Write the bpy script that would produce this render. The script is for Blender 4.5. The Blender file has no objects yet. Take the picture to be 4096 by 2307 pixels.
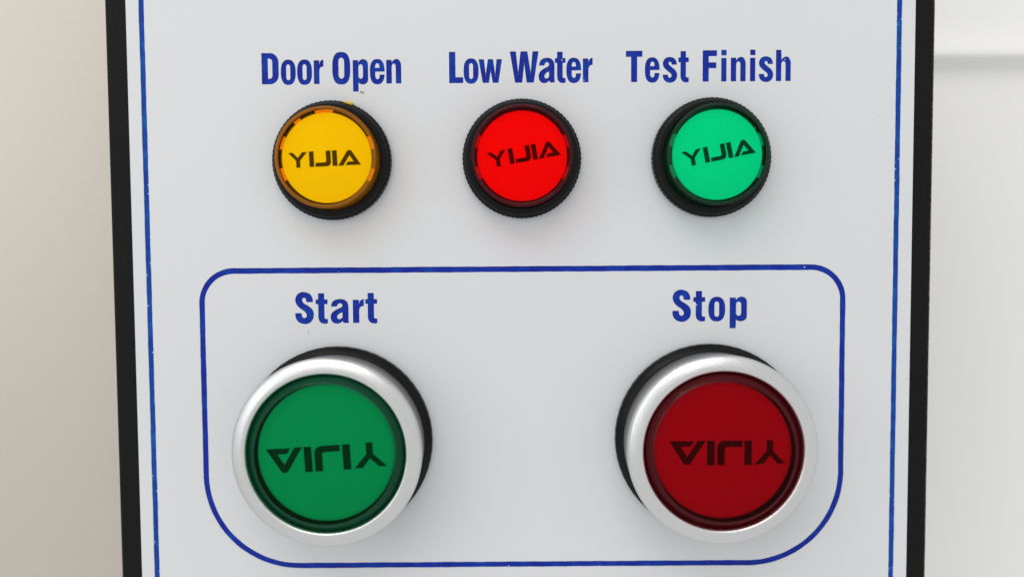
import bpy, bmesh, math, random
from mathutils import Matrix, Vector

random.seed(7)
SC = bpy.context.scene
COL = SC.collection
MM = 0.001

# ------------------------------------------------------------------ camera
# panel coordinates in mm: x right, y up, h out of the panel; world = (x, -h, y) * 0.001
DIST, TILT, YAW, ROLL = 118.014, 0.0455, -0.0005, 0.0068
cam_data = bpy.data.cameras.new("camera")
cam = bpy.data.objects.new("camera", cam_data)
COL.objects.link(cam)
SC.camera = cam
cam_data.sensor_width = 36.0
cam_data.lens = 26.864
cam_data.clip_start = 0.005
cam_data.clip_end = 20.0
rot = (Matrix.Rotation(ROLL, 3, 'Z') @ Matrix.Rotation(YAW, 3, 'Y') @ Matrix.Rotation(TILT, 3, 'X')).transposed()
PW = Matrix(((1, 0, 0), (0, 0, -1), (0, 1, 0)))          # panel axes to world axes
cam_rot = (PW @ rot).to_4x4()
cam.matrix_world = Matrix.Translation((PW @ rot @ Vector((0, 0, DIST))) * MM) @ cam_rot
cam_data.dof.use_dof = True
cam_data.dof.focus_distance = (DIST - 2.5) * MM
cam_data.dof.aperture_fstop = 8.0

# ------------------------------------------------------------------ light of the room
world = bpy.data.worlds.new("World")
SC.world = world
world.use_nodes = True
bg = world.node_tree.nodes["Background"]
bg.inputs[0].default_value = (0.98, 0.99, 1.0, 1)
bg.inputs[1].default_value = 0.75


def area(name, loc, target, sx, sy, power, color):
    d = bpy.data.lights.new(name, 'AREA')
    d.shape = 'RECTANGLE'
    d.size, d.size_y, d.energy, d.color = sx, sy, power, color
    o = bpy.data.objects.new(name, d)
    COL.objects.link(o)
    o.location = loc
    o.rotation_euler = (Vector(target) - Vector(loc)).to_track_quat('-Z', 'Y').to_euler()
    return o


area("ceiling_lamp", (-0.16, -0.42, 0.62), (0, 0, 0), 0.75, 0.36, 2.25, (1.0, 0.985, 0.96))
area("window_light", (-0.75, -0.55, 0.22), (0, 0, 0), 0.5, 0.55, 1.1, (0.93, 0.97, 1.0))  # added soft fill from the front left, no such source seen

SC.view_settings.view_transform = 'Standard'
SC.view_settings.look = 'None'
SC.view_settings.exposure = 0.0
SC.view_settings.gamma = 1.0
SC.view_settings.use_curve_mapping = False
SC.cycles.max_bounces = 10
SC.cycles.transparent_max_bounces = 16


# ------------------------------------------------------------------ materials
def lin(r, g, b):
    f = lambda c: (c / 255) / 12.92 if c <= 10 else ((c / 255 + 0.055) / 1.055) ** 2.4
    return (f(r), f(g), f(b), 1)


class NT:
    def __init__(self, name):
        self.m = bpy.data.materials.new(name)
        self.m.use_nodes = True
        self.t = self.m.node_tree
        self.n = self.t.nodes
        self.b = self.n["Principled BSDF"]
        self.co = self.n.new("ShaderNodeTexCoord").outputs["Object"]

    def link(self, a, b):
        self.t.links.new(a, b)

    def mapping(self, scale):
        mp = self.n.new("ShaderNodeMapping")
        mp.inputs["Scale"].default_value = scale
        self.link(self.co, mp.inputs[0])
        return mp.outputs[0]

    def noise(self, scale, detail=3, rough=0.55, vec=None):
        x = self.n.new("ShaderNodeTexNoise")
        x.inputs["Scale"].default_value = scale
        x.inputs["Detail"].default_value = detail
        x.inputs["Roughness"].default_value = rough
        self.link(vec or self.co, x.inputs["Vector"])
        return x.outputs["Fac"]

    def ramp(self, fac, stops):
        r = self.n.new("ShaderNodeValToRGB")
        e = r.color_ramp.elements
        e[0].position, e[0].color = stops[0]
        e[1].position, e[1].color = stops[-1]
        for p, c in stops[1:-1]:
            q = e.new(p)
            q.color = c
        self.link(fac, r.inputs[0])
        return r.outputs[0]

    def mix(self, fac, a, b):
        x = self.n.new("ShaderNodeMix")
        x.data_type = 'RGBA'
        for sock, v in ((x.inputs[0], fac), (x.inputs[6], a), (x.inputs[7], b)):
            if hasattr(v, 'is_linked'):
                self.link(v, sock)
            else:
                sock.default_value = v
        return x.outputs[2]

    def bump(self, height, dist, strength=1.0):
        b = self.n.new("ShaderNodeBump")
        b.inputs["Distance"].default_value = dist
        b.inputs["Strength"].default_value = strength
        self.link(height, b.inputs["Height"])
        self.link(b.outputs[0], self.b.inputs["Normal"])

    def specks(self, scale, radius, thin, soft=0.4):
        """sparse dots: Voronoi cells, only those whose random value passes, dot of small radius"""
        v = self.n.new("ShaderNodeTexVoronoi")
        v.inputs["Scale"].default_value = scale
        mp = self.n.new("ShaderNodeMapping")
        mp.inputs["Location"].default_value = [((sum(map(ord, self.m.name)) * k) % 97) * 0.0137 for k in (3, 7, 11)]
        self.link(self.co, mp.inputs[0])
        self.link(mp.outputs[0], v.inputs["Vector"])
        d = self.ramp(v.outputs["Distance"], [(radius * soft, (1, 1, 1, 1)), (radius, (0, 0, 0, 1))])
        sep = self.n.new("ShaderNodeSeparateColor")
        self.link(v.outputs["Color"], sep.inputs[0])
        g = self.n.new("ShaderNodeMath")
        g.operation = 'GREATER_THAN'
        g.inputs[1].default_value = thin
        self.link(sep.outputs[0], g.inputs[0])
        m = self.n.new("ShaderNodeMath")
        m.operation = 'MULTIPLY'
        self.link(d, m.inputs[0])
        self.link(g.outputs[0], m.inputs[1])
        return m.outputs[0]

    def set(self, **k):
        names = dict(base="Base Color", rough="Roughness", metal="Metallic", spec="Specular IOR Level", ior="IOR",
                     coat="Coat Weight", aniso="Anisotropic")
        for a, v in k.items():
            s = self.b.inputs[names[a]]
            if hasattr(v, 'is_linked'):
                self.link(v, s)
            else:
                s.default_value = v
        return self


def grey(v):
    return (v, v, v, 1)


def mat_plate():
    t = NT("white_enamel")
    c = t.mix(t.noise(90, 4), (0.686, 0.700, 0.714, 1), (0.712, 0.718, 0.724, 1))
    c = t.mix(t.ramp(t.noise(22, 5, 0.6), [(0.35, grey(0)), (0.75, grey(0.5))]), c, (0.668, 0.672, 0.672, 1))
    c = t.mix(t.specks(420, 0.07, 0.98), c, (0.36, 0.34, 0.32, 1))
    t.set(base=c, rough=t.ramp(t.noise(300, 3), [(0.3, grey(0.42)), (0.7, grey(0.50))]), spec=0.35)
    t.bump(t.noise(1500, 2), 0.00001, 0.5)
    return t.m


def mat_paint(name, k, thin):
    t = NT(name)
    c = t.ramp(t.noise(420, 4, 0.65), [(0.30, (0.008, 0.018 * k, 0.255 + 0.02 * k, 1)), (0.52, (0.007, 0.030 * k, 0.30 + 0.02 * k, 1)),
                                       (0.74, (0.005, 0.062 * k, 0.37 + 0.02 * k, 1))])
    c = t.mix(t.specks(1500, 0.24, thin), c, (0.50, 0.60, 0.72, 1))
    t.set(base=c, rough=0.5, spec=0.12)
    t.bump(t.noise(2600, 3), 0.00003, 0.6)
    return t.m


def mat_powder():
    t = NT("black_powder_coat")
    c = t.mix(t.noise(2400, 2), (0.005, 0.005, 0.005, 1), (0.012, 0.0115, 0.011, 1))
    geo = t.n.new("ShaderNodeNewGeometry")
    sx = t.n.new("ShaderNodeSeparateXYZ")
    t.link(geo.outputs["True Normal"], sx.inputs[0])
    edge = t.ramp(sx.outputs[0], [(0.20, grey(0)), (0.45, grey(1)), (0.92, grey(1)), (0.99, grey(0))])
    worn_glint = t.mix(edge, grey(0), t.ramp(t.noise(2300, 3, 0.7), [(0.46, grey(0)), (0.62, grey(0.9))]))
    c = t.mix(worn_glint, c, (0.20, 0.155, 0.125, 1))              # rubbed coat plus edge glints painted into the colour, right side
    t.set(base=c, rough=0.6, spec=0.10)
    t.bump(t.noise(2600, 3), 0.00008, 0.8)
    return t.m


def mat_black(name="black_plastic", v=0.0045, rough=0.34):
    t = NT(name)
    c = t.mix(t.noise(700, 3), grey(v * 0.8), (v * 1.25, v * 1.2, v * 1.2, 1))
    c = t.mix(t.specks(1300, 0.09, 0.985), c, grey(0.35))
    t.set(base=c, rough=t.ramp(t.noise(500, 3), [(0.3, grey(rough - 0.06)), (0.7, grey(rough + 0.08))]), spec=0.17)
    t.bump(t.noise(4000, 2), 0.00001, 0.7)
    return t.m


def mat_cavity():
    t = NT("dark_cavity_plastic")
    t.set(base=t.mix(t.noise(900, 2), (0.060, 0.046, 0.032, 1), (0.095, 0.072, 0.050, 1)), rough=0.7, spec=0.2)
    return t.m


def mat_silver(name, v):
    t = NT(name)
    c = t.mix(t.noise(600, 3), (v * 0.97, v * 0.965, v * 0.955, 1), (v * 1.03, v * 1.025, v * 1.02, 1))
    t.set(base=c, metal=1.0, rough=t.ramp(t.noise(3500, 3), [(0.25, grey(0.27)), (0.75, grey(0.37))]))
    t.bump(t.noise(5200, 2, 0.75), 0.000035, 1.0)
    return t.m


def mat_lens(name, tint, coat=0.2, rough=0.09):
    """clear tinted plastic: transmits tinted light straight through, with a thin clear gloss"""
    t = NT(name)
    out = t.n["Material Output"]
    tr = t.n.new("ShaderNodeBsdfTransparent")
    n = t.noise(400, 3)
    c0 = (*tint, 1)
    c1 = (*[x * 0.985 for x in tint], 1)
    t.link(t.mix(n, c0, c1), tr.inputs[0])
    gl = t.n.new("ShaderNodeBsdfGlossy")
    gl.inputs["Roughness"].default_value = 0.09
    lw = t.n.new("ShaderNodeLayerWeight")
    lw.inputs["Blend"].default_value = 0.5
    pw = t.n.new("ShaderNodeMath")
    pw.operation = 'POWER'
    pw.inputs[1].default_value = 4.0
    t.link(lw.outputs["Facing"], pw.inputs[0])
    m = t.n.new("ShaderNodeMath")
    m.operation = 'MULTIPLY_ADD'
    m.inputs[1].default_value = coat
    m.inputs[2].default_value = 0.04 * coat
    t.link(pw.outputs[0], m.inputs[0])
    mx = t.n.new("ShaderNodeMixShader")
    t.link(m.outputs[0], mx.inputs[0])
    t.link(tr.outputs[0], mx.inputs[1])
    t.link(gl.outputs[0], mx.inputs[2])
    dust = t.n.new("ShaderNodeBsdfDiffuse")
    dust.inputs[0].default_value = (0.36, 0.35, 0.33, 1)
    md = t.n.new("ShaderNodeMixShader")
    t.link(t.specks(700, 0.08, 0.955), md.inputs[0])
    t.link(mx.outputs[0], md.inputs[1])
    t.link(dust.outputs[0], md.inputs[2])
    t.link(md.outputs[0], out.inputs["Surface"])
    t.link(t.ramp(t.noise(220, 4, 0.6), [(0.35, grey(rough)), (0.7, grey(rough + 0.22))]), gl.inputs["Roughness"])
    t.n.remove(t.b)
    return t.m


def mat_rim(name, tint, body, clear=0.66):
    """edge of a tinted plastic cap: half clear, half coloured body, glossy"""
    t = NT(name)
    t.set(base=t.mix(t.noise(250, 2), (*body, 1), (*[x * 0.8 for x in body], 1)), rough=0.12, spec=0.5)
    tr = t.n.new("ShaderNodeBsdfTransparent")
    tr.inputs[0].default_value = (*tint, 1)
    mx = t.n.new("ShaderNodeMixShader")
    mx.inputs[0].default_value = clear
    t.link(t.b.outputs[0], mx.inputs[1])
    t.link(tr.outputs[0], mx.inputs[2])
    t.link(mx.outputs[0], t.n["Material Output"].inputs["Surface"])
    return t.m


def mat_diffuser(name, v, col=(1, 1, 1)):
    t = NT(name)
    c = t.mix(t.noise(260, 2), (v * col[0], v * col[1], v * col[2], 1), (v * 0.96 * col[0], v * 0.96 * col[1], v * 0.96 * col[2], 1))
    t.set(base=c, rough=0.6, spec=0.1)
    return t.m


def mat_ink():
    t = NT("printed_black_ink")
    c = t.mix(t.noise(5200, 2, 0.7), (0.022, 0.020, 0.018, 1), (0.10, 0.095, 0.085, 1))
    t.set(base=c, rough=0.7, spec=0.1)
    return t.m


def mat_steel():
    t = NT("brushed_steel")
    streak = t.noise(1.0, 4, 0.6, t.mapping((9, 9, 2600)))
    c = t.mix(streak, (0.600, 0.548, 0.470, 1), (0.645, 0.596, 0.522, 1))
    t.set(base=c, metal=0.75, rough=t.ramp(streak, [(0.3, grey(0.44)), (0.7, grey(0.52))]), spec=0.4)
    t.bump(streak, 0.00003, 0.4)
    return t.m


def mat_white_cabinet():
    t = NT("white_painted_steel")
    c = t.mix(t.noise(40, 3), (0.90, 0.89, 0.875, 1), (0.92, 0.915, 0.905, 1))
    t.set(base=c, rough=0.5, spec=0.35)
    t.bump(t.noise(900, 3), 0.00004, 0.5)
    return t.m


def mat_brass():
    t = NT("yellow_metal_tab")
    t.set(base=t.mix(t.noise(2500, 3), (0.55, 0.36, 0.02, 1), (0.75, 0.60, 0.15, 1)), metal=0.4, rough=0.4)
    return t.m


M = dict(plate=mat_plate(), paint=mat_paint("blue_groove_paint", 1.0, 0.985), border=mat_paint("blue_border_paint", 2.1, 0.84), powder=mat_powder(), black=mat_black(), cavity=mat_cavity(),  # border: groove paint brightened, grazing reflection put into its colour
         silver=mat_silver('satin_silver_plating', 0.70), skirt=mat_silver('brushed_skirt_plating', 0.62), ink=mat_ink(), steel=mat_steel(), white=mat_white_cabinet(), brass=mat_brass(),  # skirt: same plating with a darker base
         dif=mat_diffuser("white_diffuser", 0.965), dif_green=mat_diffuser("green_button_insert", 0.62),
         dif_red=mat_diffuser("red_button_insert", 0.62),
         fibre=mat_black("dark_fibre", 0.012, 0.6))
TINT = dict(amber=(0.999, 0.735, 0.012), red=(0.985, 0.02, 0.012), green=(0.012, 0.815, 0.48), deep_green=(0.012, 0.615, 0.315),
            deep_red=(0.675, 0.006, 0.07))
BODY = dict(amber=(0.78, 0.27, 0.004), red=(0.16, 0.004, 0.012), green=(0.012, 0.075, 0.030), deep_green=(0.004, 0.150, 0.070),
            deep_red=(0.170, 0.003, 0.010))
TABS = dict(amber=(0.95, 0.42, 0.4), red=(0.62, 0.7, 0.7), green=(0.5, 0.42, 0.45))
for k in TINT:
    M[k] = mat_lens(k + "_lens", TINT[k], *((0.12, 0.2) if "deep" in k else (0.1, 0.1)))
    M[k + '_rim'] = mat_rim(k + "_lens_rim", TINT[k], BODY[k])
for k in TABS:
    M[k + '_tab'] = mat_diffuser(k + "_lamp_tab", 1.0, TABS[k])


# ------------------------------------------------------------------ helpers
def tag(o, label=None, cat=None, group=None, kind=None):
    for k, v in (("label", label), ("category", cat), ("group", group), ("kind", kind)):
        if v:
            o[k] = v
    return o


def W(x, y, h):
    return Vector((x * MM, -h * MM, y * MM))


def empty(name, x, y, h=0.0):
    o = bpy.data.objects.new(name, None)
    o.empty_display_size = 0.005
    COL.objects.link(o)
    o.location = W(x, y, h)
    return o


def finish(name, me, mat, parent=None, smooth=None):
    if smooth is not None:
        for p in me.polygons:
            p.use_smooth = True
        me.set_sharp_from_angle(angle=math.radians(smooth))
    me.materials.clear()
    me.materials.append(mat)
    o = bpy.data.objects.new(name, me)
    COL.objects.link(o)
    o.parent = parent
    return o


def lathe(name, prof, mat, parent, seg=144, knurl=None, smooth=35, closed=True):
    """prof: list of (r, h) turned round the h axis; knurl=(count, depth, rmin) scallops every ring wider than rmin"""
    bm = bmesh.new()
    rings = []
    for r, h in prof:
        if r < 1e-6:
            rings.append([bm.verts.new(W(0, 0, h))])
            continue
        ring = []
        for i in range(seg):
            a = 2 * math.pi * i / seg
            rr = r
            if knurl and r > knurl[2]:
                rr = r - knurl[1] * (0.5 - 0.5 * math.cos(knurl[0] * a)) ** 2
            ring.append(bm.verts.new(W(rr * math.cos(a), rr * math.sin(a), h)))
        rings.append(ring)
    for a, b in zip(rings, rings[1:]):
        for i in range(seg):
            j = (i + 1) % seg
            if len(a) == 1 and len(b) == 1:
                continue
            if len(b) == 1:
                bm.faces.new((a[i], a[j], b[0]))
            elif len(a) == 1:
                bm.faces.new((a[0], b[j], b[i]))
            else:
                bm.faces.new((a[i], a[j], b[j], b[i]))
    bmesh.ops.recalc_face_normals(bm, faces=bm.faces)
    me = bpy.data.meshes.new(name)
    bm.to_mesh(me)
    bm.free()
    return finish(name, me, mat, parent, smooth)


def arc(cx, cy, rx, ry, a0, a1, n):
    return [(cx + rx * math.cos(math.radians(a0 + (a1 - a0) * i / n)), cy + ry * math.sin(math.radians(a0 + (a1 - a0) * i / n)))
            for i in range(n + 1)]


def sheet(name, loops, mat, parent, h_top, thick, smooth=None):
    """flat sheet with the (mm) outline loops, even-odd holes, front face at h_top, extruded back by thick"""
    cu = bpy.data.curves.new("outline", 'CURVE')
    cu.dimensions = '2D'
    cu.fill_mode = 'BOTH'
    cu.extrude = thick / 2
    for lp in loops:
        s = cu.splines.new('POLY')
        s.points.add(len(lp) - 1)
        for p, (x, y) in zip(s.points, lp):
            p.co = (x, y, 0, 1)
        s.use_cyclic_u = True
    tmp = bpy.data.objects.new("outline", cu)
    COL.objects.link(tmp)
    dg = bpy.context.evaluated_depsgraph_get()
    me = bpy.data.meshes.new_from_object(tmp.evaluated_get(dg))
    bpy.data.objects.remove(tmp)
    bpy.data.curves.remove(cu)
    for v in me.vertices:
        x, y, z = v.co
        v.co = W(x, y, h_top - thick / 2 + z)
    bm = bmesh.new()
    bm.from_mesh(me)
    bmesh.ops.remove_doubles(bm, verts=bm.verts, dist=1e-8)
    bmesh.ops.recalc_face_normals(bm, faces=bm.faces)
    bm.to_mesh(me)
    bm.free()
    me.name = name
    return finish(name, me, mat, parent, smooth)


def box_mesh(name, x0, x1, y0, y1, h0, h1, mat, parent, bev=0.0, seg=3):
    bm = bmesh.new()
    vs = [bm.verts.new(W(x, y, h)) for x in (x0, x1) for y in (y0, y1) for h in (h0, h1)]
    for f in ((0, 1, 3, 2), (4, 6, 7, 5), (0, 4, 5, 1), (2, 3, 7, 6), (0, 2, 6, 4), (1, 5, 7, 3)):
        bm.faces.new([vs[i] for i in f])
    bmesh.ops.recalc_face_normals(bm, faces=bm.faces)
    if bev:
        bmesh.ops.bevel(bm, geom=list(bm.edges), offset=bev * MM, segments=seg, affect='EDGES', profile=0.5)
    me = bpy.data.meshes.new(name)
    bm.to_mesh(me)
    bm.free()
    return finish(name, me, mat, parent, 40 if bev else None)


# ------------------------------------------------------------------ lettering outlines (cap height 100)
def spline(pts, n=6):
    """Catmull-Rom through an open run of points, ends kept"""
    if len(pts) < 3:
        return list(pts)
    out = []
    P = [pts[0]] + list(pts) + [pts[-1]]
    for i in range(1, len(P) - 2):
        p0, p1, p2, p3 = P[i - 1], P[i], P[i + 1], P[i + 2]
        for k in range(n):
            t = k / n
            out.append(tuple(0.5 * (2 * p1[d] + (p2[d] - p0[d]) * t + (2 * p0[d] - 5 * p1[d] + 4 * p2[d] - p3[d]) * t * t
                                    + (3 * p1[d] - p0[d] - 3 * p2[d] + p3[d]) * t ** 3) for d in (0, 1)))
    out.append(pts[-1])
    return out


def soften(lp, r=1.5, thresh=40):
    """the cutter leaves small round corners"""
    out = []
    n = len(lp)
    for i in range(n):
        a, b, c = Vector(lp[i - 1]), Vector(lp[i]), Vector(lp[(i + 1) % n])
        u, v = a - b, c - b
        if u.length < 1e-6 or v.length < 1e-6:
            continue
        turn = 180 - math.degrees(u.angle(v))
        if turn < thresh:
            out.append(tuple(b))
            continue
        d = min(r, u.length * 0.45, v.length * 0.45)
        p, q = b + u.normalized() * d, b + v.normalized() * d
        for t in (0, 0.25, 0.5, 0.75, 1):
            out.append(tuple((1 - t) ** 2 * p + 2 * t * (1 - t) * b + t * t * q))
    return out


def path(*runs):
    """closed outline of runs; a run of several points is splined, run ends are corners"""
    lp = []
    for r in runs:
        s = spline(r) if len(r) > 2 else list(r)
        if lp and (abs(lp[-1][0] - s[0][0]) + abs(lp[-1][1] - s[0][1])) < 1e-6:
            s = s[1:]
        lp += s
    if abs(lp[0][0] - lp[-1][0]) + abs(lp[0][1] - lp[-1][1]) < 1e-6:
        lp.pop()
    return soften(lp)


def sell(cx, cy, rx, ry, p=2.5, n=56, a0=0, a1=360):
    out = []
    full = abs(a1 - a0) >= 360
    for i in range(n if full else n + 1):
        a = math.radians(a0 + (a1 - a0) * i / n)
        c, s = math.cos(a), math.sin(a)
        out.append((cx + rx * math.copysign(abs(c) ** (2 / p), c), cy + ry * math.copysign(abs(s) ** (2 / p), s)))
    return out


def stadium(x0, x1, y0, y1, n=10):
    r = (x1 - x0) / 2
    cx = (x0 + x1) / 2
    return arc(cx, y1 - r * 1.3, r, r * 1.3, 0, 180, n) + arc(cx, y0 + r * 1.3, r, r * 1.3, 180, 360, n)


def poly(*p):
    return soften(list(p))


def bowl_n(top_left, left_bottom=0.0):
    """n / h : stem with arch"""
    return soften([(0, left_bottom), (17, left_bottom), (17, 52)] + arc(24.2, 54, 7.0, 10.5, 180, 0, 12) + [(31.2, 0), (48, 0)]
                  + [(48, 55)] + arc(33.5, 56, 14.5, 22.5, 0, 90, 10) + [(27, 76.8), (21.5, 72.5), (17.4, 66.5), (17, 68), (16.6, top_left), (0, top_left)])


G = {}
G['o'] = (48, [sell(24, 38, 24, 40.5, 2.45), stadium(17, 31, 12, 64)])
G['O'] = (58, [sell(29, 50, 29, 52, 2.7), stadium(19.5, 39, 15.5, 84.5)])
G['D'] = (55, [soften([(0, 0), (26, 0)] + arc(27, 30, 28, 30, -90, 0, 10)[1:] + arc(27, 70, 28, 30, 0, 90, 10) + [(0, 100)]),
               soften([(20, 17), (24, 17)] + arc(25, 28, 10, 11, -90, 0, 6)[1:] + arc(25, 72, 10, 11, 0, 90, 6) + [(20, 83)])])
G['r'] = (30.5, [path([(0, 0), (17, 0)], [(17, 0), (17, 40), (18.5, 49), (23, 54.5), (30.5, 56)], [(30.5, 56), (30.5, 77.5)],
                      [(30.5, 77.5), (26, 76.5), (21, 71.5), (17.3, 63.5)], [(17.3, 63.5), (16.6, 75.5)], [(16.6, 75.5), (0, 75.5)])])
G['p'] = (49, [soften([(0, -25.5), (17, -25.5), (17.2, 5), (20, 1.5), (25, -1.2), (31, -2.2)] + arc(33, 13, 16, 15.2, -80, 0, 8)
                      + arc(33, 62, 16, 16.5, 0, 90, 8) + [(27, 77.3), (21.5, 73), (17.4, 66.5), (16.4, 75.5), (0, 75.5)]),
               stadium(17.6, 33, 15, 63)])
G['e'] = (47.5, [soften([(47.3, 38.5)] + [q for q in sell(23.75, 38, 23.75, 40.5, 2.45, 40, 2, 344) if not (q[0] > 24 and 27.8 < q[1] < 38.6)]
                        + [(46.8, 28), (31.6, 28)] + [(31.4, 22), (29.5, 16), (24.3, 12.6), (19, 16), (16.8, 22), (16.6, 28), (16.6, 38.5)]),
                 soften([(16.6, 50), (31.4, 50), (31.2, 58), (29, 63.5), (24.2, 66.5), (19.5, 63.5), (16.9, 58)])])
G['n'] = (48, [bowl_n(75.5)])
G['h'] = (48, [bowl_n(100)])
G['L'] = (45, [poly((0, 0), (45, 0), (45, 18), (19.7, 18), (19.7, 100), (0, 100))])
G['w'] = (75, [poly((0, 75.5), (12.8, 0), (32, 0), (38.5, 42), (45.6, 0), (63.3, 0), (75, 75.5), (58.6, 75.5), (53.6, 21), (45.6, 75.5),
                    (30, 75.5), (22.3, 21), (16, 75.5))])
G['W'] = (92.7, [poly((0, 100), (16.6, 0), (38.8, 0), (46.3, 67), (54.3, 0), (76.6, 0), (92.7, 100), (74, 100), (67.6, 27), (56, 100),
                      (35, 100), (26.2, 26), (18.6, 100))])
G['a'] = (52, [path([(1.5, 55), (17.6, 55)], [(17.6, 55), (20, 62), (27, 65.8), (33, 62), (34, 55.5), (29, 50), (18, 44.5), (6.5, 36), (0.6, 25),
                                               (1, 11), (7, 1.5), (16, -2), (26, 0.2), (34.6, 7)], [(34.6, 7), (36.4, 0)], [(36.4, 0), (52, 0)],
                    [(52, 0), (50.4, 12), (50.4, 55), (47, 68.5), (38.5, 76.5), (27, 78.5), (14, 76), (5, 68), (1.5, 55)]),
               path([(34, 36), (24.5, 31), (18.6, 24.5), (17.8, 17.5), (21, 12.6), (26, 12), (31.5, 14.6), (34, 20), (34, 36)])])
G['t'] = (33.5, [path([(7.2, 98), (7.2, 77.5)], [(7.2, 77.5), (0, 77.5)], [(0, 77.5), (0, 63)], [(0, 63), (7.2, 63)],
                      [(7.2, 63), (7.2, 40), (7.2, 18), (10, 6.5), (16, 0), (24, -2.2), (33.5, -1)], [(33.5, -1), (33.5, 13)],
                      [(33.5, 13), (28.5, 13), (25, 15.5), (24.2, 20), (24.2, 40), (24.2, 63)], [(24.2, 63), (33.5, 63)],
                      [(33.5, 63), (33.5, 77.5)], [(33.5, 77.5), (24.2, 77.5)], [(24.2, 77.5), (24.2, 98)])])
G['s'] = (46, [path([(29.7, 56), (44.9, 56)], [(44.9, 56), (42.5, 67.5), (35, 75.5), (23, 78.8), (12, 76.5), (4.5, 69.5), (1, 59), (4, 47.5), (14, 37),
                                               (24.5, 28.8), (29.5, 21.5), (28, 14.5), (23, 11.5), (18, 14), (15.3, 22)], [(15.3, 22), (0, 21.5)],
                    [(0, 21.5), (4, 8), (12, 0.5), (23.6, -2.2), (35, 0.8), (43, 9), (46, 22.5), (40.5, 36), (28.5, 46.5), (19.8, 54.5),
                     (17.8, 61), (23, 65.8), (28, 62.5), (29.7, 56)])])
G['S'] = (59, [path([(37.8, 71), (56.8, 71)], [(56.8, 71), (55, 84), (46.5, 96), (28.5, 102), (14.5, 99), (5, 90.5), (0.8, 76.7), (5, 62), (16, 50),
                                               (31, 39.5), (37.6, 29), (37, 20.5), (29, 15), (20.8, 20.5), (18.6, 31.7)], [(18.6, 31.7), (0, 31.7)],
                    [(0, 31.7), (2, 16.3), (11.4, 3.7), (28.5, -2), (44, 1), (55.5, 12.5), (59, 28.5), (55.5, 43), (43.5, 54.5), (27.8, 64),
                     (21.6, 73.5), (22, 81), (28.4, 85.7), (35, 81.5), (37.8, 71)])])
G['T'] = (53, [poly((17, 0), (36, 0), (36, 81.5), (53, 81.5), (53, 100), (0, 100), (0, 81.5), (17, 81.5))])
G['F'] = (46, [poly((0, 0), (19.2, 0), (19.2, 43), (44, 43), (44, 61), (19.2, 61), (19.2, 82), (46, 82), (46, 100), (0, 100))])
G['i'] = (16.6, [poly((0, 0), (16.6, 0), (16.6, 75), (0, 75)), poly((0, 84), (16.6, 84), (16.6, 101), (0, 101))])

UNIT = 0.0466
WORDS = [
    ("Door Open", 31.41, [-37.94, -35.02, -32.53, -29.97, -27.16, -24.03, -21.43, -18.93]),
    ("Low Water", 31.40, [-9.34, -7.13, -4.82, -0.06, 4.32, 6.80, 8.54, 11.07]),
    ("Test Finish", 31.37, [17.62, 20.51, 23.23, 25.61, 29.32, 32.15, 33.61, 36.54, 37.88, 40.49]),
    ("Start", -5.14, [-33.50, -30.35, -28.06, -24.60, -22.69]),
    ("Stop", -5.18, [24.85, 28.04, 30.37, 33.67]),
]


def grow(lp, d):
    """push an outline outwards by d (a hole's loop is given negative d)"""
    n = len(lp)
    area2 = sum(lp[i - 1][0] * lp[i][1] - lp[i][0] * lp[i - 1][1] for i in range(n))
    sg = 1 if area2 > 0 else -1
    out = []
    for i in range(n):
        a, b, c = Vector(lp[i - 1]), Vector(lp[i]), Vector(lp[(i + 1) % n])
        if (b - a).length < 1e-5 or (c - b).length < 1e-5:
            continue
        u, v = (b - a).normalized(), (c - b).normalized()
        m = Vector((u.y + v.y, -u.x - v.x)) * sg
        if m.length < 1e-3:
            continue
        m.normalize()
        k = max(0.6, m.dot(Vector((u.y, -u.x)) * sg))
        out.append(tuple(b + m * (d / k)))
    return out


def word_loops(word, base, xs):
    loops = []
    for ch, x0 in zip(word.replace(" ", ""), xs):
        d = {'S': 1.7, 's': 1.3, 'a': 0.9, 'r': 0.9}.get(ch, 0.7)
        for k, lp in enumerate(G[ch][1]):
            g = grow(lp, -d if (k and ch != 'i') else d)
            wide = 1.15 if word in ("Start", "Stop") and ch != 'S' else 1.0     # the lower captions are cut wider
            loops.append([(x0 + x * wide * UNIT, base + y * UNIT) for x, y in g])
    return loops


# ------------------------------------------------------------------ the control panel
PX0, PX1, PY0, PY1 = -58.41, 61.60, -78.0, 66.0
panel = empty("control_panel", 1.6, -6.0)
tag(panel, "white control panel with black rim, blue engraved captions and blue border lines", "control panel")
PO = Vector(panel.location)


def to_panel(o):
    o.parent = panel
    o.location = -PO
    return o


def wobble(seedv):
    rnd = random.Random(seedv)
    ks = [(rnd.uniform(0.25, 0.8), rnd.uniform(0, 6.28), 0.013), (rnd.uniform(1.2, 2.6), rnd.uniform(0, 6.28), 0.011),
          (rnd.uniform(3.5, 6.0), rnd.uniform(0, 6.28), 0.006)]
    return lambda s: sum(a * math.sin(k * s + p) for k, p, a in ks)


def offset_track(track, width, sd):
    """two wavy loops either side of a closed centre track"""
    out, inn = [], []
    f, g = wobble(sd), wobble(sd + 50)
    s = 0
    n = len(track)
    for i in range(n):
        a, b, c = Vector(track[i - 1]), Vector(track[i]), Vector(track[(i + 1) % n])
        s += (b - a).length
        t = (c - a).normalized()
        nrm = Vector((t.y, -t.x))
        fade = min(1.0, i / 12, (n - i) / 12)
        out.append(tuple(b + nrm * (width / 2 + f(s) * fade)))
        inn.append(tuple(b - nrm * (width / 2 + g(s) * fade)))
    return out, inn


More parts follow.
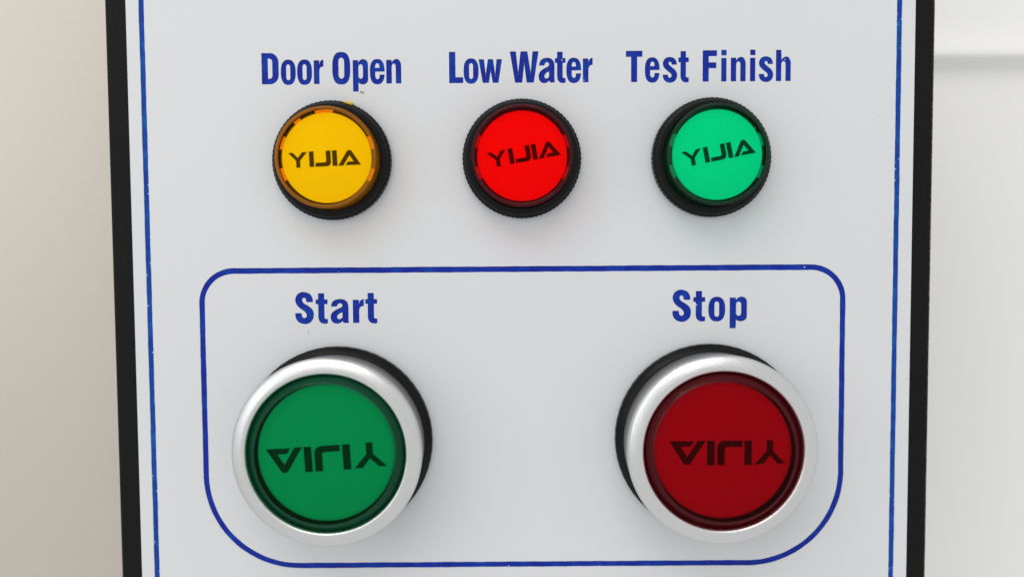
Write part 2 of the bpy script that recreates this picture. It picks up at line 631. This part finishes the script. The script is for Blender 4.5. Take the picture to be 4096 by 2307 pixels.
def dense(a, b, step=0.5):
    n = max(1, int(math.hypot(b[0] - a[0], b[1] - a[1]) / step))
    return [(a[0] + (b[0] - a[0]) * i / n, a[1] + (b[1] - a[1]) * i / n) for i in range(n)]


def rrect(x0, x1, y0, y1, rt, rb):
    t = []
    t += dense((x0, y0 + rb), (x0, y0 + rb + 0.01))
    corners = [((x0 + rb, y0 + rb), rb, 180, 270), ((x1 - rb, y0 + rb), rb, 270, 360), ((x1 - rt, y1 - rt), rt, 0, 90), ((x0 + rt, y1 - rt), rt, 90, 180)]
    t = []
    for i, (c, r, a0, a1) in enumerate(corners):
        n = max(8, int(r * 1.57 / 0.5))
        a = arc(c[0], c[1], r, r, a0, a1, n)
        t += a[:-1]
        nc, nr, na0, _ = corners[(i + 1) % 4]
        e = (nc[0] + nr * math.cos(math.radians(na0)), nc[1] + nr * math.sin(math.radians(na0)))
        t += dense(a[-1], e)
    return t


frame_out, frame_in = offset_track(rrect(-47.955, 51.118, -43.27, 2.985, 5.0, 14.4), 0.88, 3)
border_out, border_in = offset_track(rrect(-56.065, 59.197, -75.6, 63.6, 3.0, 3.0), 0.83, 8)

PLATE_H, DEPTH = 0.0, 0.13
grooves = []
for w, b, xs in WORDS:
    grooves.append((w, word_loops(w, b, xs)))
holes = []
for hx, hy, hr in ((-27.10, 19.73, 7.6), (1.63, 19.73, 7.6), (30.44, 19.73, 7.6), (-27.10, -23.34, 11.5), (30.44, -23.34, 11.5)):
    holes.append(arc(hx, hy, hr, hr, 0, 360, 48)[:-1])
plate_loops = [[(PX0, PY0), (PX1, PY0), (PX1, PY1), (PX0, PY1)], border_out, border_in, frame_out, frame_in] + holes
for _, lps in grooves:
    plate_loops += lps
to_panel(sheet("face_plate", plate_loops, M['plate'], panel, PLATE_H, 0.8))
for w, lps in grooves:
    o = to_panel(sheet("lettering", lps, M['paint'], panel, PLATE_H - DEPTH, 0.2))
    o["label"] = "blue engraved caption reading " + w
o = to_panel(sheet("frame_line", [frame_out, frame_in], M['paint'], panel, PLATE_H - DEPTH, 0.2))
o["label"] = "blue rounded outline around the two push buttons"
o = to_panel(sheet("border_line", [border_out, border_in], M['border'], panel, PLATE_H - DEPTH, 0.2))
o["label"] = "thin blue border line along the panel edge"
to_panel(box_mesh("housing", -61.95, 65.0, PY0 - 3.5, PY1 + 3.5, -19.0, -0.35, M['powder'], panel, 0.7, 4))


# ------------------------------------------------------------------ the mark printed on the lamps and buttons
def mark_loops(width):
    j = [(179, 0), (248, 0)] + arc(252, 30, 28, 30, -90, 0, 8)[1:] + [(280, 100), (250, 100), (250, 38)] + arc(240, 36, 10, 11, 0, -90, 5) + [(179, 25)]
    shapes = [
        [(0, 98), (30, 98), (64, 62), (93, 98), (126, 98), (77, 45), (77, 0), (51, 0), (51, 45)],
        [(139, 0), (169, 0), (169, 100), (139, 100)],
        j,
        [(291, 0), (321, 0), (321, 100), (291, 100)],
        [(327, 0), (385, 88)] + arc(402, 84, 18, 15, 150, 30, 6) + [(473, 2), (374, 2), (390, 24), (428, 24), (402, 67), (358, 0)],
    ]
    k = width / 473
    return [[((x - 236.5) * k, (y - 50) * k) for x, y in s] for s in shapes]


SMALL_DOME, BIG_DOME = 0.45, 0.5


def dome(r, h, drop, n=7):
    """profile of a shallow crowned face from radius r to its centre at height h"""
    return [(r * (1 - i / n), h - drop * (1 - i / n) ** 2) for i in range(n)] + [(0, h)]


def add_mark(parent, width, dx, dy, deg, h, curve=0.0):
    a = math.radians(deg)
    loops = [[(dx + x * math.cos(a) - y * math.sin(a), dy + x * math.sin(a) + y * math.cos(a)) for x, y in lp] for lp in mark_loops(width)]
    o = sheet("logo", loops, M['ink'], parent, h + 0.05, 0.08)
    for v in o.data.vertices:                                  # follow the crowned face
        v.co.y += curve * ((v.co.x / MM) ** 2 + (v.co.z / MM) ** 2) * MM
    return o


def ring_tab(parent, r0, r1, a0, a1, h0, h1, mat, name="tab"):
    n = 6
    lp = arc(0, 0, r1, r1, a0, a1, n) + list(reversed(arc(0, 0, r0, r0, a0, a1, n)))
    return sheet(name, lp and [lp], mat, parent, h1, h1 - h0)


# ------------------------------------------------------------------ indicator lamps
def indicator(x, y, hue, label, mark, tabs, brass=False):
    t = empty("indicator_lamp", x, y)
    tag(t, label, "indicator lamp", "round indicator lamps in the upper row")
    lathe("knurled_ring", [(8.0, 0.02), (8.95, 0.02), (9.02, 0.15), (9.02, 1.30), (8.88, 1.48), (8.5, 1.52)] , M['black'], t, seg=456, knurl=(76, 0.075, 8.9), smooth=50)
    bez = [(8.66, 1.2), (8.66, 1.75)] + arc(8.21, 1.75, 0.45, 0.55, 0, 90, 6) + [(7.62, 2.30), (7.56, 2.22), (7.56, 0.4)]
    lathe("bezel", bez, M['black'], t, smooth=40)
    lathe("inner_cup", [(7.40, 0.3), (7.40, 0.8), (7.0, 0.8), (7.0, 3.9), (6.75, 3.9), (6.75, 0.9), (0, 0.9)], M['cavity'], t)
    ln = lathe("lens", [(6.93, 5.12), (6.6, 5.14), (3.5, 5.20), (0, 5.22)], M[hue], t, smooth=40)
    rim = [(7.53, 0.8), (7.50, 4.60)] + arc(7.22, 4.95, 0.27, 0.27, 0, 90, 5) + [(7.08, 5.22), (6.98, 5.19), (6.93, 5.12)]
    lathe("lens_rim", rim, M[hue + '_rim'], ln, smooth=40)
    d = lathe("diffuser", [(6.55, 3.9), (6.64, 4.0), (6.64, 4.22)] + dome(6.58, 4.75, SMALL_DOME), M['dif'], t, smooth=30)
    for a0, a1 in tabs:
        ring_tab(d, 6.66, 7.12, a0, a1, 3.4, 4.0, M[hue + '_tab'])
    add_mark(d, *mark, 4.75, SMALL_DOME / 6.58 ** 2)
    if brass:
        a = math.radians(72)
        box = box_mesh("metal_tab", -0.62, 0.62, -0.22, 0.22, 0.5, 1.75, M['brass'], t, 0.06, 2)
        box.location = W(9.0 * math.cos(a), 9.0 * math.sin(a), 0)
        box.rotation_euler = (0, math.radians(18), 0)
    return t


SIDE = [(11, 27), (-29, -13), (153, 169), (-168, -152)]
indicator(-27.24, 19.66, 'amber', "amber yellow indicator lamp under the caption Door Open", (10.65, -0.27, -0.16, 2.2),
          SIDE + [(82, 104), (124, 133)], True)
indicator(1.63, 19.73, 'red', "small bright red indicator lamp under the caption Low Water", (10.75, 0.24, 0.27, 10.0), SIDE)
indicator(30.44, 19.73, 'green', "small bright green indicator lamp under the caption Test Finish", (10.8, 0.14, 0.30, 11.0), SIDE)


# ------------------------------------------------------------------ push buttons
def button(x, y, hue, dif, label, mark):
    t = empty("push_button", x, y)
    tag(t, label, "push button", "silver ringed push buttons in the lower frame")
    base = [(12.5, 0.02), (14.5, 0.02), (14.62, 0.15), (14.62, 1.0), (14.5, 1.25), (14.2, 1.45), (13.75, 2.15), (13.6, 2.2), (12.5, 2.2)]
    lathe("base_ring", base, M['black'], t, seg=480, knurl=(60, 0.03, 14.55), smooth=50)
    skirt = [(13.0, 2.25), (13.52, 2.25), (13.56, 2.35), (13.56, 7.56), (13.2, 7.56)]
    ring = [(13.3, 7.60), (13.78, 7.60), (13.86, 7.68), (13.88, 7.80), (13.85, 7.98), (13.76, 8.16), (13.62, 8.32), (13.45, 8.44)]
    ring += [(13.25, 8.56), (12.95, 8.71), (12.55, 8.88), (12.22, 8.98), (11.98, 9.01), (11.80, 8.97), (11.66, 8.86), (11.54, 8.66), (11.48, 8.4), (11.48, 3.0)]
    lathe("skirt", skirt, M['skirt'], t, seg=192, smooth=32)
    lathe("silver_ring", ring, M['silver'], t, seg=192, smooth=32)
    lathe("inner_cup", [(11.4, 2.6), (11.4, 3.2), (10.9, 3.2), (10.9, 7.1), (10.25, 7.4), (10.15, 6.8), (0, 6.8)], M['cavity'], t)
    ln = lathe("lens", [(10.15, 9.22), (9.0, 9.32), (7.5, 9.42), (5.0, 9.54), (2.5, 9.60), (0, 9.62)], M[hue], t, smooth=30)
    rim = [(11.38, 3.0), (11.38, 8.25), (11.26, 8.45), (10.68, 8.96), (10.54, 9.16), (10.40, 9.26), (10.26, 9.26), (10.15, 9.22)]
    lathe("lens_rim", rim, M[hue + '_rim'], ln, smooth=30)
    d = lathe("diffuser", [(10.02, 7.5), (10.0, 8.0), (9.93, 8.15), (9.75, 8.25)] + dome(9.5, 8.8, BIG_DOME), dif, t, smooth=60)
    add_mark(d, *mark, 8.8, BIG_DOME / 9.5 ** 2)
    return t


button(-27.10, -23.34, 'deep_green', M['dif_green'], "large green push button with silver ring under the caption Start", (17.35, 0.04, -0.58, 183.3))
button(30.44, -23.34, 'deep_red', M['dif_red'], "large dark red push button with silver ring under the caption Stop", (16.8, 0.57, -0.19, 180.0))


# ------------------------------------------------------------------ bits lying on the plate
def hair(name, pts, r, mat, label, cat):
    cu = bpy.data.curves.new(name, 'CURVE')
    cu.dimensions = '3D'
    cu.bevel_depth = r
    cu.bevel_resolution = 1
    s = cu.splines.new('POLY')
    s.points.add(len(pts) - 1)
    for p, q in zip(s.points, pts):
        p.co = (*q, 1)
    tmp = bpy.data.objects.new(name, cu)
    COL.objects.link(tmp)
    me = bpy.data.meshes.new_from_object(tmp.evaluated_get(bpy.context.evaluated_depsgraph_get()))
    bpy.data.objects.remove(tmp)
    bpy.data.curves.remove(cu)
    for v in me.vertices:
        v.co = W(*v.co)
    me.name = name
    return tag(finish(name, me, mat, None, 60), label, cat)


hair("dark_fibre", [(-22.99, 30.14, 0.06), (-22.85, 30.17, 0.12), (-22.6, 30.10, 0.14), (-22.39, 29.97, 0.07)], 0.055, M['fibre'],
     "tiny dark fibre lying below the word Open", "fibre")
hair("grey_hair", [(-31.58, -6.25, 0.03), (-31.55, -6.5, 0.05), (-31.46, -6.88, 0.03)], 0.015, M['fibre'],
     "fine short hair lying below the word Start", "hair")


# ------------------------------------------------------------------ the machine behind
def profile_sheet(name, prof, x0, x1, mat, thick):
    """prof: (y, h) polyline swept along x, given thickness to the back"""
    bm = bmesh.new()
    f = [[bm.verts.new(W(x, y, h)) for y, h in prof] for x in (x0, x1)]
    b = [[bm.verts.new(W(x, y, h - thick)) for y, h in ((prof[0][0], prof[0][1]), (prof[-1][0], prof[-1][1]))] for x in (x0, x1)]
    for i in range(len(prof) - 1):
        bm.faces.new((f[0][i], f[1][i], f[1][i + 1], f[0][i + 1]))
    bm.faces.new((b[0][0], b[0][1], b[1][1], b[1][0]))
    bm.faces.new((f[0][0], b[0][0], b[1][0], f[1][0]))
    bm.faces.new((f[0][-1], f[1][-1], b[1][1], b[0][1]))
    bm.faces.new(f[0] + [b[0][1], b[0][0]])
    bm.faces.new(list(reversed(f[1])) + [b[1][0], b[1][1]])
    bmesh.ops.recalc_face_normals(bm, faces=bm.faces)
    me = bpy.data.meshes.new(name)
    bm.to_mesh(me)
    bm.free()
    return finish(name, me, mat, None, 50)


steel = profile_sheet("steel_cabinet_wall", [(-160, -20.5), (160, -20.5)], -260, 40, M['steel'], 4)
tag(steel, "beige tinted brushed steel cabinet wall behind the panel's left side", "cabinet wall")
prof = [(170, -48.3), (60, -48.3), (55.5, -48.3), (53.0, -48.05), (51.0, -47.6), (49.0, -46.9), (47.6, -46.3)]
prof += [(47.3 - 1.3 * math.sin(math.radians(a)), -47.4 + 1.3 * math.cos(math.radians(a))) for a in range(20, 121, 15)]
prof += [(45.4, -48.7), (44.2, -49.1), (42.0, -49.3), (38.0, -49.5), (-160, -49.7)]
white = profile_sheet("white_cabinet_wall", prof, 42, 280, M['white'], 4)
tag(white, "smooth white cabinet wall with a horizontal lip, right of the panel", "cabinet wall")
